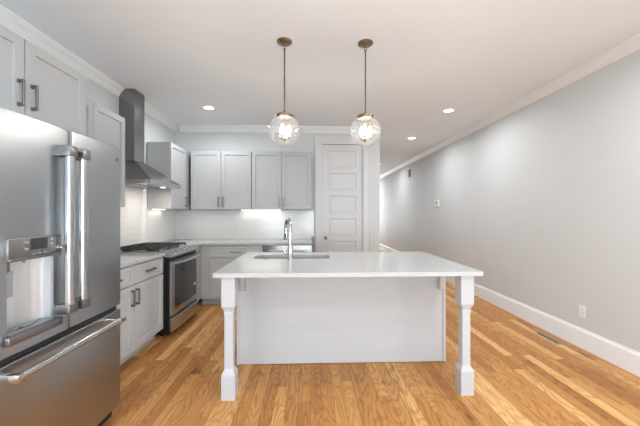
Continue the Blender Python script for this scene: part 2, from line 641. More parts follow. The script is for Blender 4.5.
struct(wall_with_openings(YEND, YEND + T, HALLX, XR, [(1.45, 2.42)], 0.5, 2.45).build('wall_end', M_wall))
window(4, 1.935, 0.97, YEND, YEND + T, 0.5, 2.45, -1)

# crown mouldings, baseboards
CROWN = [(0, 0), (0.008, 0), (0.010, 0.012), (0.016, 0.018), (0.020, 0.030), (0.034, 0.052), (0.052, 0.068), (0.058, 0.080), (0.066, 0.084), (0.070, 0.098), (0, 0.098)]
ZC = CZ - 0.098


def crown_run(name, face, plane, a, b, s):
    mb = MB()
    rings = []
    for h in (a, b):
        if face == 'x':
            rings.append([(plane + s * p, h, ZC + q) for p, q in CROWN])
        else:
            rings.append([(h, plane + s * p, ZC + q) for p, q in CROWN])
    mb.loft(rings)
    return struct(mb.build(name, M_crown))


crown_run('trim_1', 'x', XR, FRONT_Y, YEND, -1)
# left crown stops on both sides of the hood chimney
CH_Y0, CH_Y1, CH_X = 3.525, 3.735, -2.02
crown_run('trim_2', 'x', XL, FRONT_Y, CH_Y0 - 0.002, 1)
crown_run('trim_3', 'x', XL, CH_Y1 + 0.002, YB - 0.001, 1)
crown_run('trim_4', 'y', YB, XL + 0.071, HALLX, -1)
BASE = [(0, 0), (0.016, 0), (0.016, 0.165), (0.013, 0.175), (0.008, 0.183), (0.007, 0.195), (0, 0.195)]


def base_run(name, face, plane, a, b, s):
    rings = []
    for h in (a, b):
        if face == 'x':
            rings.append([(plane + s * p, h, q) for p, q in BASE])
        else:
            rings.append([(h, plane + s * p, q) for p, q in BASE])
    return struct(MB().loft(rings).build(name, M_trim))


base_run('baseboard_right', 'x', XR, FRONT_Y, YEND, -1)
base_run('baseboard_left', 'x', XL, FRONT_Y, 1.2, 1)
base_run('baseboard_back', 'y', YB, DX1 + 0.125, HALLX, -1)
base_run('baseboard_hall', 'x', HALLX, YB, YEND, 1)
# door casing
mb = MB()
for x0, x1 in ((DX0 - 0.115, DX0 + 0.008), (DX1 - 0.008, DX1 + 0.115)):
    mb.box(x0, x1, YB - 0.02, YB, 0, DZ - 0.008, 0.003)
mb.box(DX0 - 0.115, DX1 + 0.115, YB - 0.022, YB, DZ - 0.008, DZ + 0.115, 0.003)
mb.box(DX0 - 0.02 - 0.1, DX0 - 0.102, YB - 0.03, YB, 0, DZ + 0.12, 0.002)
mb.box(DX1 + 0.102, DX1 + 0.12, YB - 0.03, YB, 0, DZ + 0.12, 0.002)
struct(mb.build('trim_5', M_door))
# six panel pantry door
d0, d1 = DX0 + 0.012, DX1 - 0.012
FD = Face('Y', YB + 0.02)
mb = MB()
mb.box(d0, d1, YB + 0.03, YB + 0.055, 0.008, DZ - 0.012)
st = 0.108
FD.box(mb, d0, d0 + st, -0.010, 0.006, 0.008, DZ - 0.012)
FD.box(mb, d1 - st, d1, -0.010, 0.006, 0.008, DZ - 0.012)
NP, pz0, pz1, rail = 6, 0.21, DZ - 0.012 - 0.10, 0.088
ph = (pz1 - pz0 - (NP - 1) * rail) / NP
FD.box(mb, d0 + st, d1 - st, -0.010, 0.006, 0.008, pz0)
FD.box(mb, d0 + st, d1 - st, -0.010, 0.006, pz1, DZ - 0.012)
for i in range(NP):
    za = pz0 + i * (ph + rail)
    if i < NP - 1:
        FD.box(mb, d0 + st, d1 - st, -0.010, 0.006, za + ph, za + ph + rail)
    FD.panel(mb, d0 + st, d1 - st, za, za + ph, ((0, -0.010), (0.003, 0.0035), (0.014, -0.001), (0.030, -0.001), (0.040, 0.002)))
dr = struct(mb.build('door_1', M_door))
mb = MB()
kx, kz = 0.262, 0.93
mb.lathe((kx, YB + 0.014, kz), [(0.027, 0.0), (0.027, -0.006), (0.011, -0.010), (0.010, -0.028), (0.020, -0.036), (0.027, -0.048), (0.024, -0.060), (0.010, -0.066)], 24, axis=1)
mb.build('knob', M_nickel, dr, smooth=True, loc=dr.location)

# tile backsplashes
tag(MB().box(XL + 0.001, XL + 0.011, 2.17, YB - 0.012, 0.914, 1.70).build('tile_backsplash', M_tiley),
    'white subway tile backsplash on the left wall behind the range', 'backsplash', 'tile backsplashes')
tag(MB().box(XL + 0.001, 0.065, YB - 0.011, YB - 0.001, 0.914, 1.39).build('tile_backsplash', M_tilex),
    'white subway tile backsplash on the back wall below the four door uppers', 'backsplash', 'tile backsplashes')

# ------------------------------------------------------------------ refrigerator
FX, FY0, FYM, FY1 = -1.245, 1.190, 1.608, 2.030
fr = thing('refrigerator', ((FX - 2.15) / 2, FYM, 0), 'stainless steel french door refrigerator with ice dispenser and bottom freezer', 'refrigerator')
MB().box(-2.15, FX - 0.085, FY0 + 0.004, FY1 - 0.004, 0.03, 1.765, 0.004).build('case', M_darksteel, fr)
MB().box(-2.10, FX - 0.06, FY0 + 0.01, FY1 - 0.01, 0.0, 0.075).build('base_grille', M_gasket, fr)
for yy in (FY0 + 0.05, FY1 - 0.05):
    MB().box(FX - 0.14, FX - 0.03, yy - 0.03, yy + 0.03, 1.765, 1.778, 0.004).build('hinge_cover', M_darksteel, fr)


def bow(u, a, b, amt):
    t = (u - a) / (b - a)
    edge = min(t, 1 - t) * (b - a)
    r = 0.012
    x = amt * (1 - (2 * t - 1) ** 2) - amt
    if edge < r:
        x -= r - math.sqrt(max(0, r * r - (r - edge) ** 2))
    return FX + x


def fridge_front(name, y0, y1, z0, z1, hole=None, amt=0.005):
    us = [y0 + (y1 - y0) * i / 24 for i in range(25)]
    for e in (0.001, 0.003, 0.006, 0.009):
        us += [y0 + e, y1 - e]
    zs = [z0, z0 + 0.004, z1 - 0.004, z1]
    if hole:
        us += [hole[0], hole[1]]
        zs += [hole[2], hole[3]]
    us = sorted(set(round(u, 5) for u in us)); zs = sorted(set(round(z, 5) for z in zs))
    mb = MB()
    bm = mb.bm
    xb = FX - 0.075

    def fxv(u, z):
        x = bow(u, y0, y1, amt)
        if z in (zs[0], zs[-1]):
            x -= 0.004
        return x
    V = {(i, j): bm.verts.new((fxv(u, z), u, z)) for i, u in enumerate(us) for j, z in enumerate(zs)}
    B = {(i, j): bm.verts.new((xb, u, z)) for i, u in enumerate(us) for j, z in enumerate(zs)}
    inh = lambda i, j: hole and hole[0] - 1e-4 <= us[i] and us[i + 1] <= hole[1] + 1e-4 and hole[2] - 1e-4 <= zs[j] and zs[j + 1] <= hole[3] + 1e-4
    n, m = len(us), len(zs)
    for i in range(n - 1):
        for j in range(m - 1):
            if inh(i, j):
                continue
            bm.faces.new((V[i, j], V[i + 1, j], V[i + 1, j + 1], V[i, j + 1]))
            bm.faces.new((B[i, j], B[i, j + 1], B[i + 1, j + 1], B[i + 1, j]))
            for (p, q, di, dj) in (((i, j), (i + 1, j), 0, -1), ((i, j + 1), (i + 1, j + 1), 0, 1), ((i, j), (i, j + 1), -1, 0), ((i + 1, j), (i + 1, j + 1), 1, 0)):
                a, b2 = i + di, j + dj
                if a < 0 or b2 < 0 or a >= n - 1 or b2 >= m - 1 or inh(a, b2):
                    bm.faces.new((V[p], V[q], B[q], B[p]))
    lone = [v for v in bm.verts if not v.link_faces]
    bmesh.ops.delete(bm, geom=lone, context='VERTS')
    return mb.build(name, M_steelv, fr, smooth=True)


HY0, HY1, HZ0, HZ1 = 1.276, 1.500, 0.815, 1.135
ld = fridge_front('door', FY0, FYM - 0.003, 0.735, 1.765, (HY0, HY1, HZ0, HZ1))
rd = fridge_front('door', FYM + 0.003, FY1, 0.735, 1.765)
dw = fridge_front('freezer_drawer', FY0, FY1, 0.085, 0.705, amt=0.006)
MB().box(FX - 0.085, FX - 0.03, FY0 + 0.01, FY1 - 0.01, 0.703, 0.737).build('gasket', M_gasket, fr)
# ice and water dispenser in the left door
mb = MB()
D = 0.066
mb.box(FX - D - 0.006, FX - D, HY0, HY1, HZ0, HZ1)
mb.box(FX - D, FX - 0.014, HY0, HY0 + 0.003, HZ0, HZ1)
mb.box(FX - D, FX - 0.014, HY1 - 0.003, HY1, HZ0, HZ1)
mb.box(FX - D, FX - 0.014, HY0 + 0.003, HY1 - 0.003, HZ1 - 0.003, HZ1)
fl = []
for k in range(25):     # back of the recess: a shallow curve broken into a few upright facets
    t = k / 24
    fl.append((FX - D + 0.022 * (2 * t - 1) ** 2 + (0.002 if (k // 4) % 2 else 0.0), HY0 + 0.004 + (HY1 - HY0 - 0.008) * t))
mb.extrude(fl + [(FX - D - 0.005, HY1 - 0.004), (FX - D - 0.005, HY0 + 0.004)], 2, HZ0 + 0.002, HZ1 - 0.004)
mb.build('dispenser_recess', M_recess, ld, smooth=True)
mb = MB()
mb.box(FX - 0.010, FX + 0.016, HY0 - 0.012, HY1 + 0.028, 1.138, 1.228, 0.005, 2)
mb.box(FX - 0.008, FX + 0.020, HY0 - 0.010, HY1 + 0.028, 1.130, 1.142, 0.003)
pn = mb.build('control_panel', M_midsteel, ld, smooth=True)
MB().box(FX + 0.016, FX + 0.018, 1.362, 1.446, 1.172, 1.222, 0.0008).build('screen', M_screen, pn)
for (yy, zz, r) in ((1.340, 1.205, 0.0085), (1.340, 1.178, 0.0085), (1.470, 1.210, 0.006), (1.470, 1.188, 0.006)):
    MB().lathe((FX + 0.016, yy, zz), [(r, 0), (r, 0.003), (r * 0.8, 0.004), (r * 0.7, 0.0025)], 18, axis=0).build('button', M_handle, pn, smooth=True)
for k in range(3):
    yy = 1.372 + k * 0.027
    MB().box(FX + 0.016, FX + 0.0175, yy, yy + 0.016, 1.150, 1.157, 0.0005).build('indicator', M_handle, pn)
MB().lathe((FX + 0.016, 1.508, 1.166), [(0.013, 0), (0.013, 0.004), (0.010, 0.006), (0.010, 0.020), (0.008, 0.023)], 24, axis=0).build('dial', M_chrome, pn, smooth=True)
mb = MB()
mb.box(FX - 0.060, FX - 0.030, HY0 + 0.006, HY0 + 0.046, 1.085, 1.130, 0.003)
pd = mb.build('ice_chute', M_darksteel, ld)
MB().box(FX - 0.042, FX - 0.030, HY0 + 0.008, HY0 + 0.058, 0.975, 1.084, 0.003).build('paddle', M_handle, ld)
MB().tube([(FX - 0.035, 1.385, 1.135), (FX - 0.035, 1.385, 1.112)], 0.006, 12).build('water_spout', M_darksteel, ld)
mb = MB()
mb.box(FX - 0.058, FX + 0.014, HY0 + 0.001, HY1 - 0.001, 0.816, 0.828)
mb.box(FX + 0.000, FX + 0.022, HY0 - 0.014, HY1 + 0.030, 0.785, 0.822, 0.004, 2)
tr = mb.build('drip_tray', M_midsteel, ld, smooth=True)
MB().tube([(FX - 0.052 + 0.035 * math.sin(PI * t / 12), HY0 + 0.012 + (HY1 - HY0 - 0.024) * t / 12, 0.8285) for t in range(13)], 0.0016, 6).build('drain_line', M_slot, tr)
MB().lathe((FX - 0.028, 1.365, 0.828), [(0.008, 0), (0.008, 0.003)], 18).build('drain', M_slot, tr)


# a handle with its brackets sits on each door (brackets are part of the handle mesh group)
def fridge_handle(door, y):
    mb = MB()
    prof = []
    for k in range(13):     # broad, softly rounded front
        t = -1 + 2 * k / 12
        prof.append((FX + 0.056 - 0.010 * abs(t) ** 3, y + 0.024 * t))
    prof += [(FX + 0.034, y + 0.024), (FX + 0.034, y - 0.024)]
    mb.extrude(prof, 2, 0.845, 1.640)
    mb.build('handle', M_handle, door, smooth=True)
    for z0, z1 in ((1.618, 1.672), (0.832, 0.880)):
        MB().box(FX - 0.010, FX + 0.058, y - 0.028, y + 0.028, z0, z1, 0.004, 2).build('handle_bracket', M_midsteel, door, smooth=True)


fridge_handle(ld, FYM - 0.058)
fridge_handle(rd, FYM + 0.028 + 0.004)
mb = MB()
prof = []
for k in range(20):     # flattened oval bar
    a = 2 * PI * k / 20
    prof.append((0.662 + 0.0165 * math.sin(a), FX + 0.060 + 0.0125 * math.cos(a)))
mb.extrude(prof, 1, FY0 + 0.062, FY1 - 0.072)
mb.build('handle', M_handle, dw, smooth=True)
for y0, y1 in ((FY0 + 0.055, FY0 + 0.082), (FY1 - 0.135, FY1 - 0.108)):
    MB().box(FX - 0.012, FX + 0.074, y0, y1, 0.644, 0.680, 0.005, 2).build('handle_bracket', M_handle, dw, smooth=True)
# round monogram badge at the top of the right door
by, bz, bx = 1.978, 1.680, bow(1.978, FYM, FY1, 0.005)
bd = MB().lathe((bx - 0.002, by, bz), [(0.0125, 0), (0.0125, 0.004), (0.0118, 0.0046)], 32, axis=0).build('badge', M_handle, rd, smooth=True)
mb = MB()
mb.tube([(bx + 0.0028, by + 0.0108 * math.cos(a), bz + 0.0108 * math.sin(a)) for a in [2 * PI * k / 28 for k in range(29)]], 0.0008, 6)
for s in (-1, 1):
    mb.tube([(bx + 0.0028, by + s * (0.0035 + 0.003 * math.cos(a)), bz + 0.001 + 0.005 * math.sin(a) * (1 if s < 0 else 0.9)) for a in [0.5 + 5.0 * k / 16 for k in range(17)]], 0.0008, 6)
mb.tube([(bx + 0.0028, by - 0.006 + 0.012 * k / 8, bz - 0.001 + 0.0012 * math.sin(k)) for k in range(9)], 0.0006, 6)
mb.build('emblem', M_slot, bd)


# ------------------------------------------------------------------ cabinets
def cabinet(name, F, u0, u1, z0, z1, depth, label, cat, paint, group, doors=(), drawers=(), toe=0.0, panels=None):
    """doors: (u0,u1,z0,z1,pull_u,pull_z) ; drawers: (u0,u1,z0,z1)"""
    a, b = F(u0, 0, 0), F(u1, -depth, 0)
    root = thing(name, ((a[0] + b[0]) / 2, (a[1] + b[1]) / 2, z0), label, cat, group)
    mb = MB()
    F.box(mb, u0, u1, -depth, -0.001, z0 + toe, z1, 0.0015)
    mb.build('carcass', paint, root)
    if toe:
        mb = MB()
        F.box(mb, u0 + 0.002, u1 - 0.002, -depth, -0.07, z0, z0 + toe)
        mb.build('toe_kick', paint, root)
    for d in doors:
        mb = MB()
        F.panel(mb, d[0], d[1], d[2], d[3], SHAKER)
        o = mb.build('door', paint, root)
        if len(d) > 4:
            bar_pull(F, d[4], d[5], 0.145, True, M_nickel, o)
    for d in drawers:
        mb = MB()
        F.panel(mb, d[0], d[1], d[2], d[3], DRAWER)
        o = mb.build('drawer', paint, root)
        bar_pull(F, (d[0] + d[1]) / 2, (d[2] + d[3]) / 2, 0.145, False, M_nickel, o)
    return root


UPZ0, UPZ1 = 1.40, 2.30
FU = Face('X', -1.89)      # doors add 2 cm
FOV = Face('X', -1.59)
FBL = Face('X', -1.59)
FUB = Face('Y', 4.69)
FBB = Face('Y', 4.39)
UG, BG = 'wall cabinets', 'base cabinets'
cabinet('wall_cabinet', FOV, 1.235, 2.160, 1.80, UPZ1, 0.605, 'light grey deep two door cabinet above the refrigerator', 'cabinet', M_cabdim, UG,
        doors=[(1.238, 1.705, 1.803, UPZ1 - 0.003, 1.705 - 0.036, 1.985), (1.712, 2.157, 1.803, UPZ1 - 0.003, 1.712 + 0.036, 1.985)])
cabinet('wall_cabinet', FU, 2.180, 3.105, UPZ0, UPZ1, 0.295, 'light grey cabinet on the left wall between refrigerator and range hood', 'cabinet', M_cabdim, UG,
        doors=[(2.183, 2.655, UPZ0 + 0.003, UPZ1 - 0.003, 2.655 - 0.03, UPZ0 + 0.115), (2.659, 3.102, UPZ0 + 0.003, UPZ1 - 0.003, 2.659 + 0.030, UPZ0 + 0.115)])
cabinet('wall_cabinet', FU, 4.105, 4.985, UPZ0, UPZ1, 0.295, 'light grey cabinet on the left wall in the corner beyond the hood', 'cabinet', M_cabdim, UG,
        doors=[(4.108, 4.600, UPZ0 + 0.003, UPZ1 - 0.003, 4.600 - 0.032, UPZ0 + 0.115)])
# two pairs on the back wall
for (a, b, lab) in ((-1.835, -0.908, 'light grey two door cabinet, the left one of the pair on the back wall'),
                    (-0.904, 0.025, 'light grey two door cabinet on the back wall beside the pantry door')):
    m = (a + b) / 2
    cabinet('wall_cabinet', FUB, a, b, UPZ0, UPZ1, 0.297, lab, 'cabinet', M_cabdim, UG,
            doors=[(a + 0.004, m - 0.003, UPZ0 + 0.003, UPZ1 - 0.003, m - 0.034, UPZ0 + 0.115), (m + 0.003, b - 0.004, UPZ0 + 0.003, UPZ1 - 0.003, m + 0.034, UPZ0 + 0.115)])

DZ0, DZ1 = 0.701, 0.868
cabinet('base_cabinet', FBL, 2.185, 3.270, 0, 0.883, 0.60, 'light grey base cabinet with two drawers between refrigerator and range', 'cabinet', M_cab, BG,
        doors=[(2.188, 2.725, 0.105, DZ0 - 0.009, 2.726 - 0.032, 0.585), (2.734, 3.267, 0.105, DZ0 - 0.009, 2.732 + 0.032, 0.585)],
        drawers=[(2.188, 2.725, DZ0, DZ1), (2.734, 3.267, DZ0, DZ1)], toe=0.10)
cabinet('corner_cabinet', FBL, 4.040, 4.985, 0, 0.883, 0.60, 'light grey blind corner base cabinet beyond the range', 'cabinet', M_cab, None, toe=0.10)
cabinet('base_cabinet', FBB, -1.585, -0.680, 0, 0.883, 0.60, 'light grey base cabinet with one wide drawer on the back wall', 'cabinet', M_cab, BG,
        doors=[(-1.445, -1.067, 0.105, DZ0 - 0.009, -1.067 - 0.032, 0.585), (-1.063, -0.684, 0.105, DZ0 - 0.009, -1.063 + 0.032, 0.585)],
        drawers=[(-1.445, -0.684, DZ0, DZ1)], toe=0.10)
# dishwasher at the right end of the back run
dwr = thing('dishwasher', (-0.31, 4.68, 0), 'stainless steel dishwasher under the back counter at its right end', 'dishwasher')
MB().box(-0.674, 0.030, 4.40, 4.985, 0.09, 0.880).build('tub', M_darksteel, dwr)
MB().box(-0.66, 0.02, 4.45, 4.95, 0.0, 0.09).build('toe_kick', M_gasket, dwr)
MB().box(-0.672, 0.028, 4.365, 4.40, 0.10, 0.872, 0.005, 2).build('door', M_steelx, dwr, smooth=True)
mb = MB()
mb.tube([(-0.60, 4.325, 0.800), (-0.045, 4.325, 0.800)], 0.010, 14)
for x in (-0.57, -0.075):
    mb.tube([(x, 4.37, 0.800), (x, 4.325, 0.800)], 0.008, 12)
mb.build('handle', M_handle, dwr, smooth=True)
tag(MB().box(0.034, 0.056, 4.345, 4.985, 0.0, 0.955, 0.002).build('end_panel', mat('dark_grey_paint', (0.22, 0.22, 0.215), 0.45)), 'dark grey end panel standing between dishwasher and pantry door casing', 'panel')

# countertops
CT0, CT1 = 0.884, 0.914
mb = MB()
mb.box(XL + 0.002, -1.545, 2.165, 3.268, CT0, CT1, 0.003, 2)
tag(mb.build('countertop', M_quartz), 'white quartz countertop between refrigerator and range', 'countertop', 'white quartz countertops')
mb = MB()
poly = [(XL + 0.013, 4.040), (-1.545, 4.040), (-1.545, 4.345), (0.032, 4.345), (0.032, YB - 0.013), (XL + 0.013, YB - 0.013)]
mb.extrude(poly, 2, CT0, CT1)
tag(mb.build('countertop', M_quartz), 'white quartz countertop turning the corner along the back wall', 'countertop', 'white quartz countertops')

# ------------------------------------------------------------------ range
RY0, RY1, RXF = 3.274, 4.034, -1.487
rg = thing('range', (-1.85, (RY0 + RY1) / 2, 0), 'stainless steel slide-in gas range with black sides and glass oven door', 'range')
mb = MB()
mb.box(-2.18, -1.512, RY0, RY1, 0.04, 0.862)
mb.box(-2.18, -1.600, RY0, RY1, 0.862, 0.885)
mb.build('body', M_black, rg)
for x in (-2.1, -1.62):
    for y in (RY0 + 0.06, RY1 - 0.06):
        MB().lathe((x, y, 0), [(0.02, 0), (0.02, 0.04)], 12).build('foot', M_black, rg)
mb = MB()
mb.box(-2.185, -1.60, RY0 - 0.001, RY1 + 0.001, 0.886, 0.918, 0.003)
mb.build('cooktop', M_steelh, rg)
# sloped control panel carrying the knobs
mb = MB()
mb.extrude([(0.922, -1.605), (0.926, -1.570), (0.875, -1.470), (0.862, -1.475), (0.862, -1.545), (0.885, -1.605)][::-1], 1, RY0 - 0.001, RY1 + 0.001)
# extrude() maps axis 1 -> (z, x)
cp = mb.build('control_panel', M_steelh, rg)
nx, nz = 0.051, 0.100
ln = math.hypot(nx, nz)
nrm = Vector((nx / ln, 0, nz / ln))
for k in range(6):
    y = RY0 + 0.075 + (RY1 - RY0 - 0.15) * (k if k < 3 else k) / 5
    c = Vector((-1.522, y, 0.9018))
    mb = MB()
    mb.tube([c - nrm * 0.002, c + nrm * 0.006, c + nrm * 0.007, c + nrm * 0.028, c + nrm * 0.032], [0.027, 0.026, 0.021, 0.019, 0.015], 24)
    a = Vector((nz / ln, 0, -nx / ln))
    mb.build('knob', M_handle, cp, smooth=True)
# cast iron grates and burners
for k in range(3):
    ya = RY0 + 0.022 + k * (RY1 - RY0 - 0.044) / 3 + 0.004
    yb = ya + (RY1 - RY0 - 0.044) / 3 - 0.008
    xa, xb = -2.155, -1.635
    mb = MB()
    g = 0.011
    zt0, zt1 = 0.941, 0.957
    mb.box(xa, xb, ya, ya + g, zt0, zt1); mb.box(xa, xb, yb - g, yb, zt0, zt1)
    mb.box(xa, xa + g, ya + g, yb - g, zt0, zt1); mb.box(xb - g, xb, ya + g, yb - g, zt0, zt1)
    ym = (ya + yb) / 2
    mb.box(xa + g, xb - g, ym - g / 2, ym + g / 2, zt0 + 0.001, zt1 + 0.002)
    for t in range(1, 5):
        xx = xa + (xb - xa) * t / 5
        mb.box(xx - g / 2, xx + g / 2, ya + g, yb - g, zt0 + 0.002, zt1 + 0.003)
    for xx in (xa, xb - g):
        for yy in (ya, yb - g):
            mb.box(xx, xx + g, yy, yy + g, 0.918, zt0)
    mb.build('grate', M_iron, rg)
    for xx in ((-2.03, -1.77) if k != 1 else (-1.90,)):
        mb = MB()
        mb.lathe((xx, ym, 0.918), [(0.052, 0), (0.050, 0.008), (0.040, 0.009), (0.040, 0.016), (0.036, 0.019)], 28)
        mb.build('burner', M_iron, rg, smooth=True)
# oven door, gently bowed outwards
def bowed(y0, y1, z0, z1, xf, xb, amt, n=16, hole=None):
    mb = MB()
    rings = []
    for i in range(n + 1):
        t = i / n
        y = y0 + (y1 - y0) * t
        x = xf + amt * (1 - (2 * t - 1) ** 2)
        rings.append([(xb, y, z0), (x - 0.004, y, z0), (x, y, z0 + 0.004), (x, y, z1 - 0.004), (x - 0.004, y, z1), (xb, y, z1)])
    return mb.loft(rings)


od = bowed(RY0 + 0.008, RY1 - 0.008, 0.225, 0.815, RXF, -1.512, 0.012).build('oven_door', M_steelh, rg, smooth=True)
bowed(RY0 + 0.075, RY1 - 0.075, 0.292, 0.785, RXF + 0.006, -1.50, 0.0095).build('oven_window', M_glassblk, od, smooth=True)
mb = MB()
hp = []
for i in range(17):
    t = i / 16
    hp.append((RXF + 0.036 + 0.030 * (1 - (2 * t - 1) ** 2), RY0 + 0.020 + (RY1 - RY0 - 0.040) * t, 0.795))
mb.tube(hp, 0.0135, 16)
mb.build('handle', M_handle, od, smooth=True)
for y in (RY0 + 0.032, RY1 - 0.032):
    MB().box(RXF - 0.006, RXF + 0.042, y - 0.010, y + 0.010, 0.783, 0.807, 0.003).build('handle_bracket', M_handle, od)
tag(MB().lathe((RXF + 0.0135, 3.885, 0.440), [(0.022, 0), (0.022, 0.0008)], 24, axis=0).build('sticker', M_white, od), 'round white sticker')
bd_ = bowed(RY0 + 0.008, RY1 - 0.008, 0.055, 0.208, RXF + 0.002, -1.512, 0.016).build('storage_drawer', M_steelh, rg, smooth=True)
bowed(RY0 + 0.03, RY1 - 0.03, 0.178, 0.200, RXF + 0.020, RXF + 0.0, 0.018).build('drawer_pull', M_handle, bd_, smooth=True)

# ------------------------------------------------------------------ range hood
hd = thing('range_hood', (-1.95, 3.62, 1.70), 'stainless steel chimney range hood above the gas range', 'range hood')
HY_0, HY_1, HXF, HXB = 3.275, 4.015, -1.70, XL + 0.012
mb = MB()
mb.box(XL + 0.002, CH_X, CH_Y0, CH_Y1, 1.93, CZ - 0.001, 0.002)
mb.build('chimney', M_hood, hd)
mb = MB()
r0 = [(HXB, HY_0, 1.702), (HXF, HY_0, 1.702), (HXF, HY_1, 1.702), (HXB, HY_1, 1.702)]
r1 = [(HXB, CH_Y0 - 0.012, 1.945), (CH_X + 0.012, CH_Y0 - 0.012, 1.945), (CH_X + 0.012, CH_Y1 + 0.012, 1.945), (HXB, CH_Y1 + 0.012, 1.945)]
mb.loft([r0, r1])
mb.build('canopy', M_hood, hd)
mb = MB()
mb.box(HXB, HXF + 0.004, HY_0 - 0.003, HY_1 + 0.003, 1.658, 1.702, 0.002)
rim = mb.build('rim', M_handle, hd)
for i in range(3):
    y = HY_0 + 0.27 + i * 0.10
    MB().lathe((HXF + 0.004, y, 1.682), [(0.006, 0), (0.006, 0.003)], 14, axis=0).build('button', M_slot, rim)
for y in (HY_1 - 0.22,):
    MB().lathe((HXF - 0.13, y, 1.6555), [(0.028, 0), (0.028, 0.0035)], 20).build('hood_lamp', M_hoodlens, hd)
    area_light('hood_lamp_light', (HXF - 0.13 + 1.95, y - 3.62, 1.650 - 1.70), (0, 0, 0), 0.05, 0.05, 2.6, (1.0, 0.92, 0.80), 'DISK', hd)
for i in range(2):
    ya = HY_0 + 0.06 + i * 0.32
    MB().box(HXB + 0.06, HXF - 0.20, ya, ya + 0.30, 1.652, 1.657).build('filter', M_darksteel, hd)

# under-cabinet lights
for (x0, x1, y0, y1, lab) in ((-1.12, -0.48, 4.915, 4.935, 'slim lit strip light under the back wall cabinets'),):
    o = tag(MB().box(x0, x1, y0, y1, UPZ0 - 0.013, UPZ0 - 0.001, 0.002).build('strip_light', M_strip), lab, 'strip light', 'under cabinet lights')
    area_light('strip_glow', (0, 0, -0.004), (0, 0, 0), x1 - x0, 0.03, 0.60, (1.0, 0.95, 0.88), 'RECTANGLE', o)
o = tag(MB().box(-2.15, -2.13, 4.16, 4.50, UPZ0 - 0.013, UPZ0 - 0.001, 0.002).build('strip_light', M_strip), 'slim lit strip light under the corner cabinet on the left wall', 'strip light', 'under cabinet lights')
area_light('strip_glow', (0, 0, -0.004), (0, 0, 0), 0.02, 0.34, 0.28, (1.0, 0.92, 0.82), 'RECTANGLE', o)

# ------------------------------------------------------------------ island
IX0, IX1, IY0, IY1 = -0.680, 1.246, 2.115, 3.275
SX0, SX1, SY0, SY1 = -0.535, 0.190, 2.800, 3.060


def rrect(x0, x1, y0, y1, r, n=6):
    pts = []
    for cx, cy, a0 in ((x1 - r, y0 + r, -PI / 2), (x1 - r, y1 - r, 0), (x0 + r, y1 - r, PI / 2), (x0 + r, y0 + r, PI)):
        for k in range(n + 1):
            a = a0 + PI / 2 * k / n
            pts.append((cx + r * math.cos(a), cy + r * math.sin(a)))
    return pts


mb = MB()
bm = mb.bm
outer = [bm.verts.new((x, y, CT1)) for x, y in rrect(IX0, IX1, IY0, IY1, 0.004, 2)]
inner = [bm.verts.new((x, y, CT1)) for x, y in rrect(SX0, SX1, SY0, SY1, 0.05)]
eds = [bm.edges.new((l[i], l[(i + 1) % len(l)])) for l in (outer, inner) for i in range(len(l))]
bmesh.ops.triangle_fill(bm, edges=eds, use_beauty=True, use_dissolve=False)
ex = bmesh.ops.extrude_face_region(bm, geom=list(bm.faces))
bmesh.ops.translate(bm, verts=[v for v in ex['geom'] if isinstance(v, bmesh.types.BMVert)], vec=(0, 0, CT0 - CT1))
tag(mb.build('island_countertop', M_quartz), 'long white quartz countertop with a sink cutout on the island', 'countertop', 'white quartz countertops')

isl = thing('kitchen_island', (0.283, 2.7, 0), 'white painted kitchen island with plain back panel and two square legs', 'island')
BX0, BX1, BY0, BY1 = -0.640, 1.216, 2.662, 3.235
mb = MB()
mb.box(BX0, BX1, BY0, BY0 + 0.02, 0.004, 0.882, 0.002)
mb.box(BX0, BX0 + 0.02, BY0 + 0.02, BY1, 0.004, 0.882)
mb.box(BX1 - 0.02, BX1, BY0 + 0.02, BY1, 0.004, 0.882)
mb.box(BX0 + 0.02, BX1 - 0.02, BY1 - 0.02, BY1, 0.10, 0.882)
mb.box(BX0 + 0.02, BX1 - 0.02, BY0 + 0.02, BY1 - 0.02, 0.10, 0.12)
mb.box(BX0 + 0.02, BX1 - 0.02, BY0 + 0.02, BY1 - 0.09, 0.0, 0.10)
mb.build('cabinet_body', M_island, isl)
FI = Face('Y', BY1)


class FaceBack(Face):
    def __call__(self, u, v, z):
        return (u, self.p + v, z)


FIB = FaceBack('B', BY1)
for i in range(4):
    w = (BX1 - BX0) / 4
    a, b = BX0 + i * w + 0.003, BX0 + (i + 1) * w - 0.003
    mb = MB()
    FIB.panel(mb, a, b, 0.105, 0.875, SHAKER)
    o = mb.build('door', M_island, isl)
    bar_pull(FIB, b - 0.03 if i % 2 == 0 else a + 0.03, 0.75, 0.145, True, M_nickel, o)
for x0, x1 in ((BX0 - 0.004, BX0 + 0.024), (BX1 - 0.024, BX1 + 0.004)):
    MB().box(x0, x1, BY0 - 0.008, BY0 - 0.0005, 0.004, 0.882, 0.003).build('corner_trim', M_island, isl)
LEG = [(0.0, 0.0490), (0.172, 0.0490), (0.178, 0.0475), (0.206, 0.0345), (0.214, 0.0315), (0.600, 0.0305), (0.602, 0.0345), (0.618, 0.0345), (0.620, 0.0310),
       (0.630, 0.0320), (0.645, 0.0380), (0.660, 0.0460), (0.668, 0.0490), (0.884, 0.0490)]
for lx in (-0.585, 1.153):
    mb = MB()
    ly = 2.205
    rings = []
    for z, h in LEG:
        c = 0.004
        q = h - c
        rings.append([(lx - q, ly - h, z), (lx + q, ly - h, z), (lx + h, ly - q, z), (lx + h, ly + q, z), (lx + q, ly + h, z), (lx - q, ly + h, z), (lx - h, ly + q, z), (lx - h, ly - q, z)])
    mb.loft(rings)
    mb.build('leg', M_island, isl)
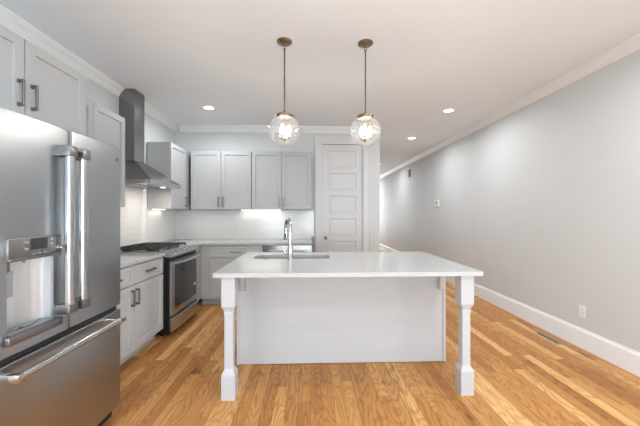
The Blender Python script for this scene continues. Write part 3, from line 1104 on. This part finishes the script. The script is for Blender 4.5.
for x in (-0.587, 1.166):
    mb = MB()
    mb.extrude([(BY0 - 0.001, 0.660), (BY0 - 0.001, 0.883), (BY0 - 0.26, 0.883), (BY0 - 0.26, 0.868), (BY0 - 0.060, 0.864), (BY0 - 0.042, 0.845), (BY0 - 0.036, 0.672), (BY0 - 0.028, 0.660)], 0, x - 0.018, x + 0.018)
    mb.build('bracket', M_island, isl)

# sink, undermounted
sk = thing('sink', ((SX0 + SX1) / 2, (SY0 + SY1) / 2, 0.66), 'stainless steel undermount sink set in the island countertop', 'sink')
mb = MB()
rings = []
for grow, z, r in ((0.022, CT0 - 0.001, 0.06), (0.003, CT0 - 0.001, 0.05), (0.001, CT0 - 0.012, 0.05), (0.0, 0.72, 0.05), (-0.012, 0.695, 0.045), (-0.04, 0.685, 0.03)):
    rings.append([(x, y, z) for x, y in rrect(SX0 - grow, SX1 + grow, SY0 - grow, SY1 + grow, r)])
mb.loft(rings, cap0=False, cap1=True)
mb.build('basin', M_sink, sk, smooth=True)
MB().lathe(((SX0 + SX1) / 2, (SY0 + SY1) / 2, 0.684), [(0.042, 0), (0.042, 0.003), (0.030, 0.001)], 24).build('drain', M_chrome, sk, smooth=True)

# faucet
fx, fy = -0.180, 2.740
fc = thing('faucet', (fx, fy, CT1), 'chrome gooseneck pull-down faucet standing in front of the island sink', 'faucet')
mb = MB()
mb.lathe((fx, fy, CT1), [(0.029, 0.0), (0.029, 0.006), (0.024, 0.012), (0.0245, 0.05), (0.0235, 0.11), (0.0185, 0.138), (0.0155, 0.14)], 28)
mb.build('base', M_chrome, fc, smooth=True)
dirv = Vector((-0.30, 0.954, 0)).normalized()
R = 0.088
pts = [Vector((fx, fy, CT1 + 0.13)), Vector((fx, fy, CT1 + 0.20)), Vector((fx, fy, CT1 + 0.278))]
for k in range(1, 15):
    a = PI - PI * k / 14
    pts.append(Vector((fx, fy, CT1 + 0.278)) + dirv * (R + R * math.cos(a)) + Vector((0, 0, R * math.sin(a))))
pts.append(pts[-1] + Vector((0, 0, -0.012)))
MB().tube(pts, 0.0160, 18).build('spout', M_chrome, fc, smooth=True)
e = pts[-1]
mb = MB()
mb.tube([e, e + Vector((0, 0, -0.006)), e + Vector((0, 0, -0.03)), e + Vector((0, 0, -0.09)), e + Vector((0, 0, -0.100))], [0.0150, 0.0175, 0.0185, 0.0205, 0.0185], 20)
sh = mb.build('spray_head', M_chrome, fc, smooth=True)
MB().box(e.x - 0.007, e.x + 0.007, e.y - 0.0215, e.y - 0.016, e.z - 0.07, e.z - 0.035, 0.002).build('button', M_slot, sh)
mb = MB()
mb.tube([(fx - 0.015, fy, CT1 + 0.062), (fx - 0.048, fy, CT1 + 0.062)], [0.014, 0.013], 18)
mb.tube([(fx - 0.040, fy, CT1 + 0.062), (fx - 0.052, fy, CT1 + 0.080), (fx - 0.066, fy + 0.002, CT1 + 0.118)], [0.0105, 0.0100, 0.0085], 12)
mb.build('lever', M_chrome, fc, smooth=True)
tag(MB().lathe((-0.395, 2.745, CT1), [(0.020, 0), (0.020, 0.004), (0.013, 0.005), (0.013, 0.009), (0.011, 0.010)], 24).build('sink_switch', M_chrome, smooth=True),
    'small round chrome button on the countertop left of the faucet', 'button')


# ------------------------------------------------------------------ pendants
def pendant(x, y, label):
    zc, R = 2.028, 0.131
    p = thing('pendant_light', (x, y, 1.90), label, 'pendant light', 'globe pendants over the island')
    mb = MB()
    mb.lathe((x, y, CZ), [(0.064, 0), (0.064, -0.006), (0.058, -0.012), (0.030, -0.017), (0.016, -0.024), (0.010, -0.034)], 36)
    mb.build('ceiling_canopy', M_brass, p, smooth=True)
    mb = MB()
    mb.tube([(x + 0.011 * math.cos(a), y, CZ - 0.046 + 0.016 * math.sin(a)) for a in [2 * PI * k / 20 for k in range(21)]], 0.003, 8)
    mb.build('swivel', M_brass, p, smooth=True)
    mb = MB()
    mb.tube([(x, y, CZ - 0.060), (x, y, 2.175)], 0.0062, 12)
    for z in (CZ - 0.066, 2.46):
        mb.tube([(x, y, z + 0.008), (x, y, z - 0.008)], 0.0078, 12)
    mb.build('rod', M_bronze, p, smooth=True)
    mb = MB()
    mb.lathe((x, y, 0), [(0.072, 2.128), (0.074, 2.130), (0.074, 2.156), (0.066, 2.162), (0.030, 2.168), (0.014, 2.176), (0.012, 2.188)], 40)
    cap = mb.build('globe_cap', M_brass, p, smooth=True)
    for a in (0.2, 2.3, 4.4):
        c, s = math.cos(a), math.sin(a)
        MB().tube([(x + 0.072 * c, y + 0.072 * s, 2.141), (x + 0.092 * c, y + 0.092 * s, 2.141)], [0.005, 0.007], 10).build('thumb_screw', M_bronze, cap, smooth=True)
    mb = MB()
    prof = []
    a0 = math.asin(0.070 / R)
    n = 24
    for k in range(n + 1):
        a = a0 + (PI - a0 - 0.02) * k / n
        prof.append((R * math.sin(a), zc + R * math.cos(a)))
    mb.lathe((x, y, 0), prof, 48, cap0=False)
    mb.build('globe', M_globe, p, smooth=True)
    mb = MB()
    mb.tube([(x, y, 2.165), (x, y, 1.965)], 0.0055, 12)
    mb.lathe((x, y, 0), [(0.006, 1.935), (0.010, 1.940), (0.014, 1.950), (0.022, 1.958), (0.022, 1.964), (0.008, 1.972)], 20)
    st_ = mb.build('stem', M_brass, p, smooth=True)
    for k in range(3):
        a = 0.18 + k * 2 * PI / 3
        c, s = math.cos(a), math.sin(a)
        ax, ay = x + 0.044 * c, y + 0.044 * s
        arm = MB()
        arm.tube([(x + 0.008 * c, y + 0.008 * s, 1.958), (x + 0.026 * c, y + 0.026 * s, 1.952), (x + 0.037 * c, y + 0.037 * s, 1.958), (ax, ay, 1.972)], 0.0038, 8)
        arm.lathe((ax, ay, 1.970), [(0.010, 0), (0.013, 0.003), (0.013, 0.006), (0.009, 0.008)], 16)
        arm.build('arm', M_brass, st_, smooth=True)
        MB().lathe((ax, ay, 1.978), [(0.0085, 0), (0.0085, 0.030), (0.007, 0.031)], 14).build('candle_sleeve', M_candle, st_, smooth=True)
        MB().lathe((ax, ay, 2.009), [(0.006, 0), (0.010, 0.008), (0.0150, 0.022), (0.0150, 0.034), (0.010, 0.052), (0.004, 0.066), (0.001, 0.070)], 18).build('bulb', M_bulb, st_, smooth=True)
    l = bpy.data.lights.new('pendant_glow', 'POINT')
    l.energy = 9.0
    l.color = (1.0, 0.94, 0.86)
    l.shadow_soft_size = 0.04
    lo = bpy.data.objects.new('pendant_glow', l)
    COL.objects.link(lo)
    lo.parent = p
    lo.location = (0, 0, 2.06 - 1.90)
    return p


pendant(-0.214, 2.525, 'clear glass globe pendant with brass fittings, the one above the faucet')
pendant(0.469, 2.525, 'clear glass globe pendant with brass fittings, in front of the pantry door')


# ------------------------------------------------------------------ recessed lights
def downlight(x, y, label):
    p = thing('recessed_light', (x, y, CZ - 0.006), label, 'ceiling light', 'recessed ceiling lights')
    mb = MB()
    mb.lathe((x, y, CZ), [(0.085, 0), (0.085, -0.004), (0.070, -0.006), (0.064, -0.004), (0.064, -0.001)], 36, cap1=False, cap0=False)
    mb.build('trim_ring', M_white, p, smooth=True)
    MB().lathe((x, y, CZ), [(0.065, -0.0005), (0.065, -0.003)], 32).build('lens', M_lens, p)
    area_light('recessed_glow', (0, 0, -0.004), (0, 0, 0), 0.12, 0.12, DOWN_W, DOWN_COL, 'DISK', p, DOWN_SPREAD)


downlight(-1.377, 4.13, 'round recessed ceiling light near the range hood chimney')
downlight(1.935, 4.13, 'round recessed ceiling light nearest along the right wall')
downlight(1.935, 5.65, 'smaller looking second recessed light farther along the right wall')
downlight(1.970, 8.63, 'far recessed light in the hall at the edge of the pantry wall')
for x, y in ((1.0, 0.40), (1.935, 1.75), (0.28, -0.6), (-1.377, -0.6), (1.935, -0.6), (1.935, 11.6)):  # out of view, added for more light in the room
    downlight(x, y, 'unseen recessed ceiling light added to brighten the room')

# ------------------------------------------------------------------ small wall things
def wall_outlet(name, F, u, z, label, cat, group=None, w=0.072, h=0.116):
    a = F(u, 0, z - h / 2)
    r = thing(name, a, label, cat, group)
    mb = MB()
    F.box(mb, u - w / 2, u + w / 2, 0, 0.006, z - h / 2, z + h / 2, 0.0025, 2)
    pl = mb.build('cover_plate', M_white, r)
    for s in (-1, 1):
        mb = MB()
        F.box(mb, u - 0.017, u + 0.017, 0.006, 0.0085, z + s * 0.021 - 0.014, z + s * 0.021 + 0.014, 0.002)
        so = mb.build('socket', M_white, pl)
        mb = MB()
        for t in (-0.006, 0.006):
            F.box(mb, u + t - 0.001, u + t + 0.001, 0.0085, 0.0088, z + s * 0.021 - 0.002, z + s * 0.021 + 0.006)
        mb.build('slot', M_slot, so)
    return r


class FaceRight(Face):
    def __call__(self, u, v, z):
        return (XR - v, u, z)


FR = FaceRight('R', 0)
wall_outlet('wall_outlet', FR, 2.885, 0.365, 'white electrical outlet low on the right wall above the baseboard', 'outlet', 'wall outlets')
wall_outlet('wall_outlet', Face('X', XL + 0.011), 4.10, 1.185, 'white outlet on the left wall tiles behind the range', 'outlet', 'wall outlets')
wall_outlet('wall_outlet', Face('Y', YB - 0.011), -1.19, 1.130, 'white outlet on the back wall tiles under the wall cabinets', 'outlet', 'wall outlets')
th = thing('thermostat', (XR, 6.25, 1.47), 'small white thermostat with grey screen on the right wall', 'thermostat')
mb = MB()
FR.box(mb, 6.16, 6.36, 0, 0.008, 1.475, 1.63, 0.003)
FR.box(mb, 6.18, 6.34, 0.008, 0.032, 1.488, 1.618, 0.005, 2)
bdy = mb.build('body', M_white, th)
mb = MB()
FR.box(mb, 6.20, 6.30, 0.032, 0.0335, 1.525, 1.605, 0.0005)
mb.build('screen', M_grey, bdy)
mb = MB()
FR.box(mb, 7.97, 8.07, 0, 0.045, 2.33, 2.53, 0.006, 2)
ch = mb.build('door_chime', M_grey)
tag(ch, 'small dark grey chime box high on the right wall near the crown', 'door chime')
mb = MB()
FR.box(mb, 7.98, 8.06, 0.045, 0.048, 2.345, 2.515, 0.001)
mb.build('grille', M_grey, ch, loc=ch.location)
# floor register
vt = thing('floor_register', (2.56, 3.13, 0.0), 'oak floor register vent with dark slots beside the right baseboard', 'floor vent')
M_vent = mat('register_oak', (0.30, 0.235, 0.165), 0.45, noise=0.12, nscale=20)
mb = MB()
mb.box(2.515, 2.532, 2.975, 3.285, 0.0, 0.0025, 0.001); mb.box(2.590, 2.607, 2.975, 3.285, 0.0, 0.005, 0.0015)
mb.box(2.532, 2.590, 2.975, 2.995, 0.0, 0.005); mb.box(2.532, 2.590, 3.265, 3.285, 0.0, 0.005)
fm = mb.build('frame', M_vent, vt)
MB().box(2.532, 2.590, 2.995, 3.265, 0.0, 0.0012).build('duct_opening', M_slot, vt)
for x, w in ((2.555, 0.008), (2.567, 0.008), (2.579, 0.008)):
    MB().box(x, x + w, 2.995, 3.265, 0.0012, 0.0045).build('slat', M_vent, fm)
